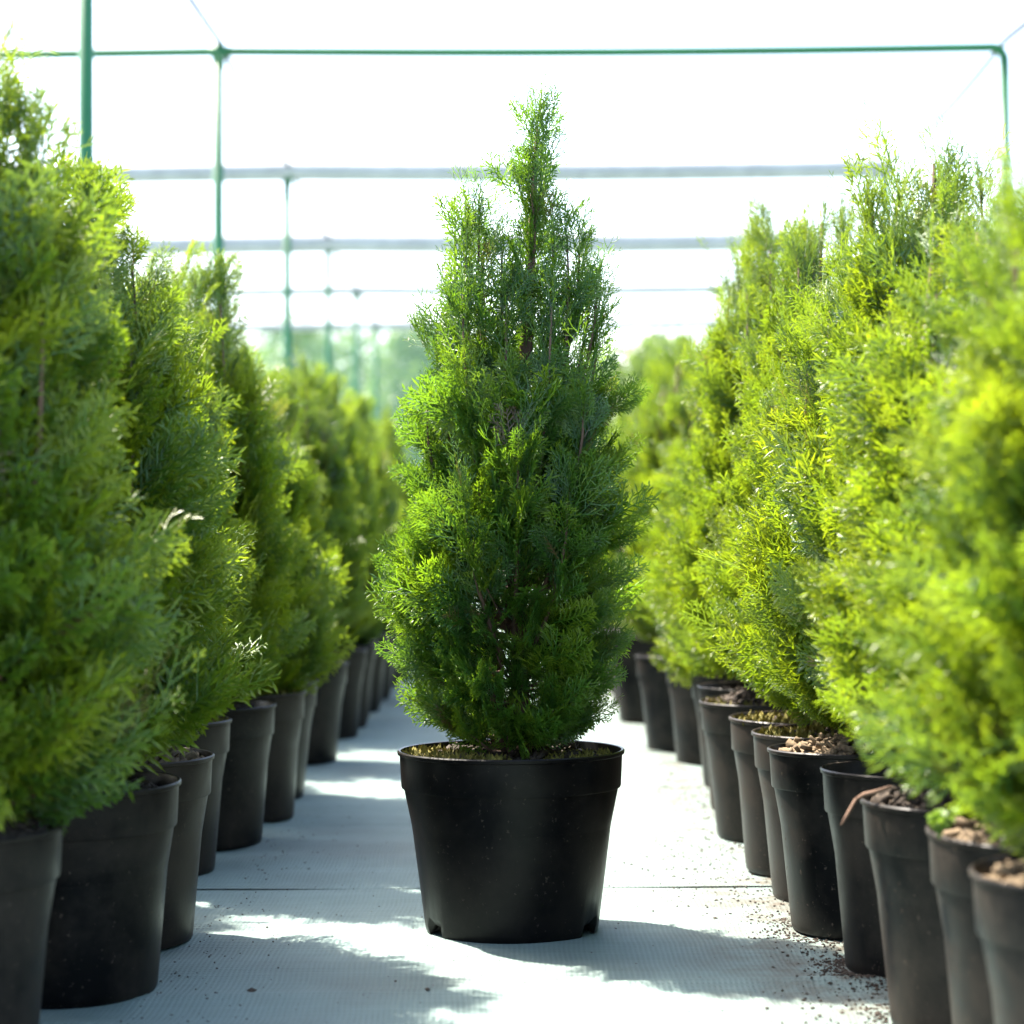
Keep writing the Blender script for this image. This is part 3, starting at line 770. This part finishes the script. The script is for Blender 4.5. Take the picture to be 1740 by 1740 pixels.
sprout(PL[('r', 1467)], 1555, 1345, 1.86, 6, .022, 4)

# ------------------------------------------------------------------ crumbs of soil on the fabric
rng = random.Random(9); mb = MB()
def crumb(x, y, s):
    Rm = Matrix.Rotation(rng.uniform(0, 6.28), 3, 'Z') @ Matrix.Rotation(rng.uniform(-.6, .6), 3, 'X')
    V = np.array([(-1, 0, 0), (0, -1, 0), (1, 0, 0), (0, 1, 0), (0, 0, 1), (0, 0, -1)], float) * np.array([s * rng.uniform(.7, 1.3), s * rng.uniform(.5, 1), s * rng.uniform(.35, .7)])
    V = V @ np.array(Rm).T + np.array((x, y, wrinkle(x, y, 0) + s * .3))
    mb.add(V, [(0, 1, 4, 4), (1, 2, 4, 4), (2, 3, 4, 4), (3, 0, 4, 4), (1, 0, 5, 5), (2, 1, 5, 5), (3, 2, 5, 5), (0, 3, 5, 5)])
class TriMB: pass
for _ in range(2300):
    y = rng.uniform(1.85, 4.4); x = 0.38 - abs(rng.gauss(0, .085)) * (1 + .5 * math.sin(y * 5))
    crumb(x, y, rng.choice((.0008, .001, .0014, .002, .0026)))
for _ in range(260):
    crumb(-0.37 + abs(rng.gauss(0, .06)), rng.uniform(1.9, 3.6), rng.choice((.0008, .0012, .0018)))
for _ in range(220):
    crumb(rng.uniform(-.33, .33), rng.uniform(1.85, 3.2), rng.choice((.0007, .001, .0013)))
for k in range(1000):                                # around the feet of the pots at right
    X, Z = rng.choice([(xr(1395, 2.17), 2.17), (xr(1307, 2.41), 2.41), (xr(1467, 1.92), 1.92), (xr(1395, 2.17), 2.17)])
    a = rng.uniform(math.pi * .75, math.pi * 1.6); r = rP + abs(rng.gauss(0, .018)) + .002
    crumb(X + r * math.cos(a), Z + r * math.sin(a), rng.choice((.0012, .0018, .0026)))
for px, py, s in ((425, 1680, .0055), (722, 1682, .0035), (1210, 1563, .003), (668, 1660, .002), (470, 1640, .002), (1180, 1480, .002)):
    Z = CAM_H * F / (py - 940); crumb((px - 860) * Z / F, Z, s)
def tri_mesh(mb, name):
    V = np.concatenate(mb.V); P = np.concatenate(mb.P)[:, :3]
    me = bpy.data.meshes.new(name); me.from_pydata(V.tolist(), [], P.tolist()); me.update(); return me
tag(link('soil_crumbs', tri_mesh(mb, 'soil_crumbs'), M['crumb']), 'dark soil crumbs scattered over the pale ground fabric', 'soil', kind='stuff')
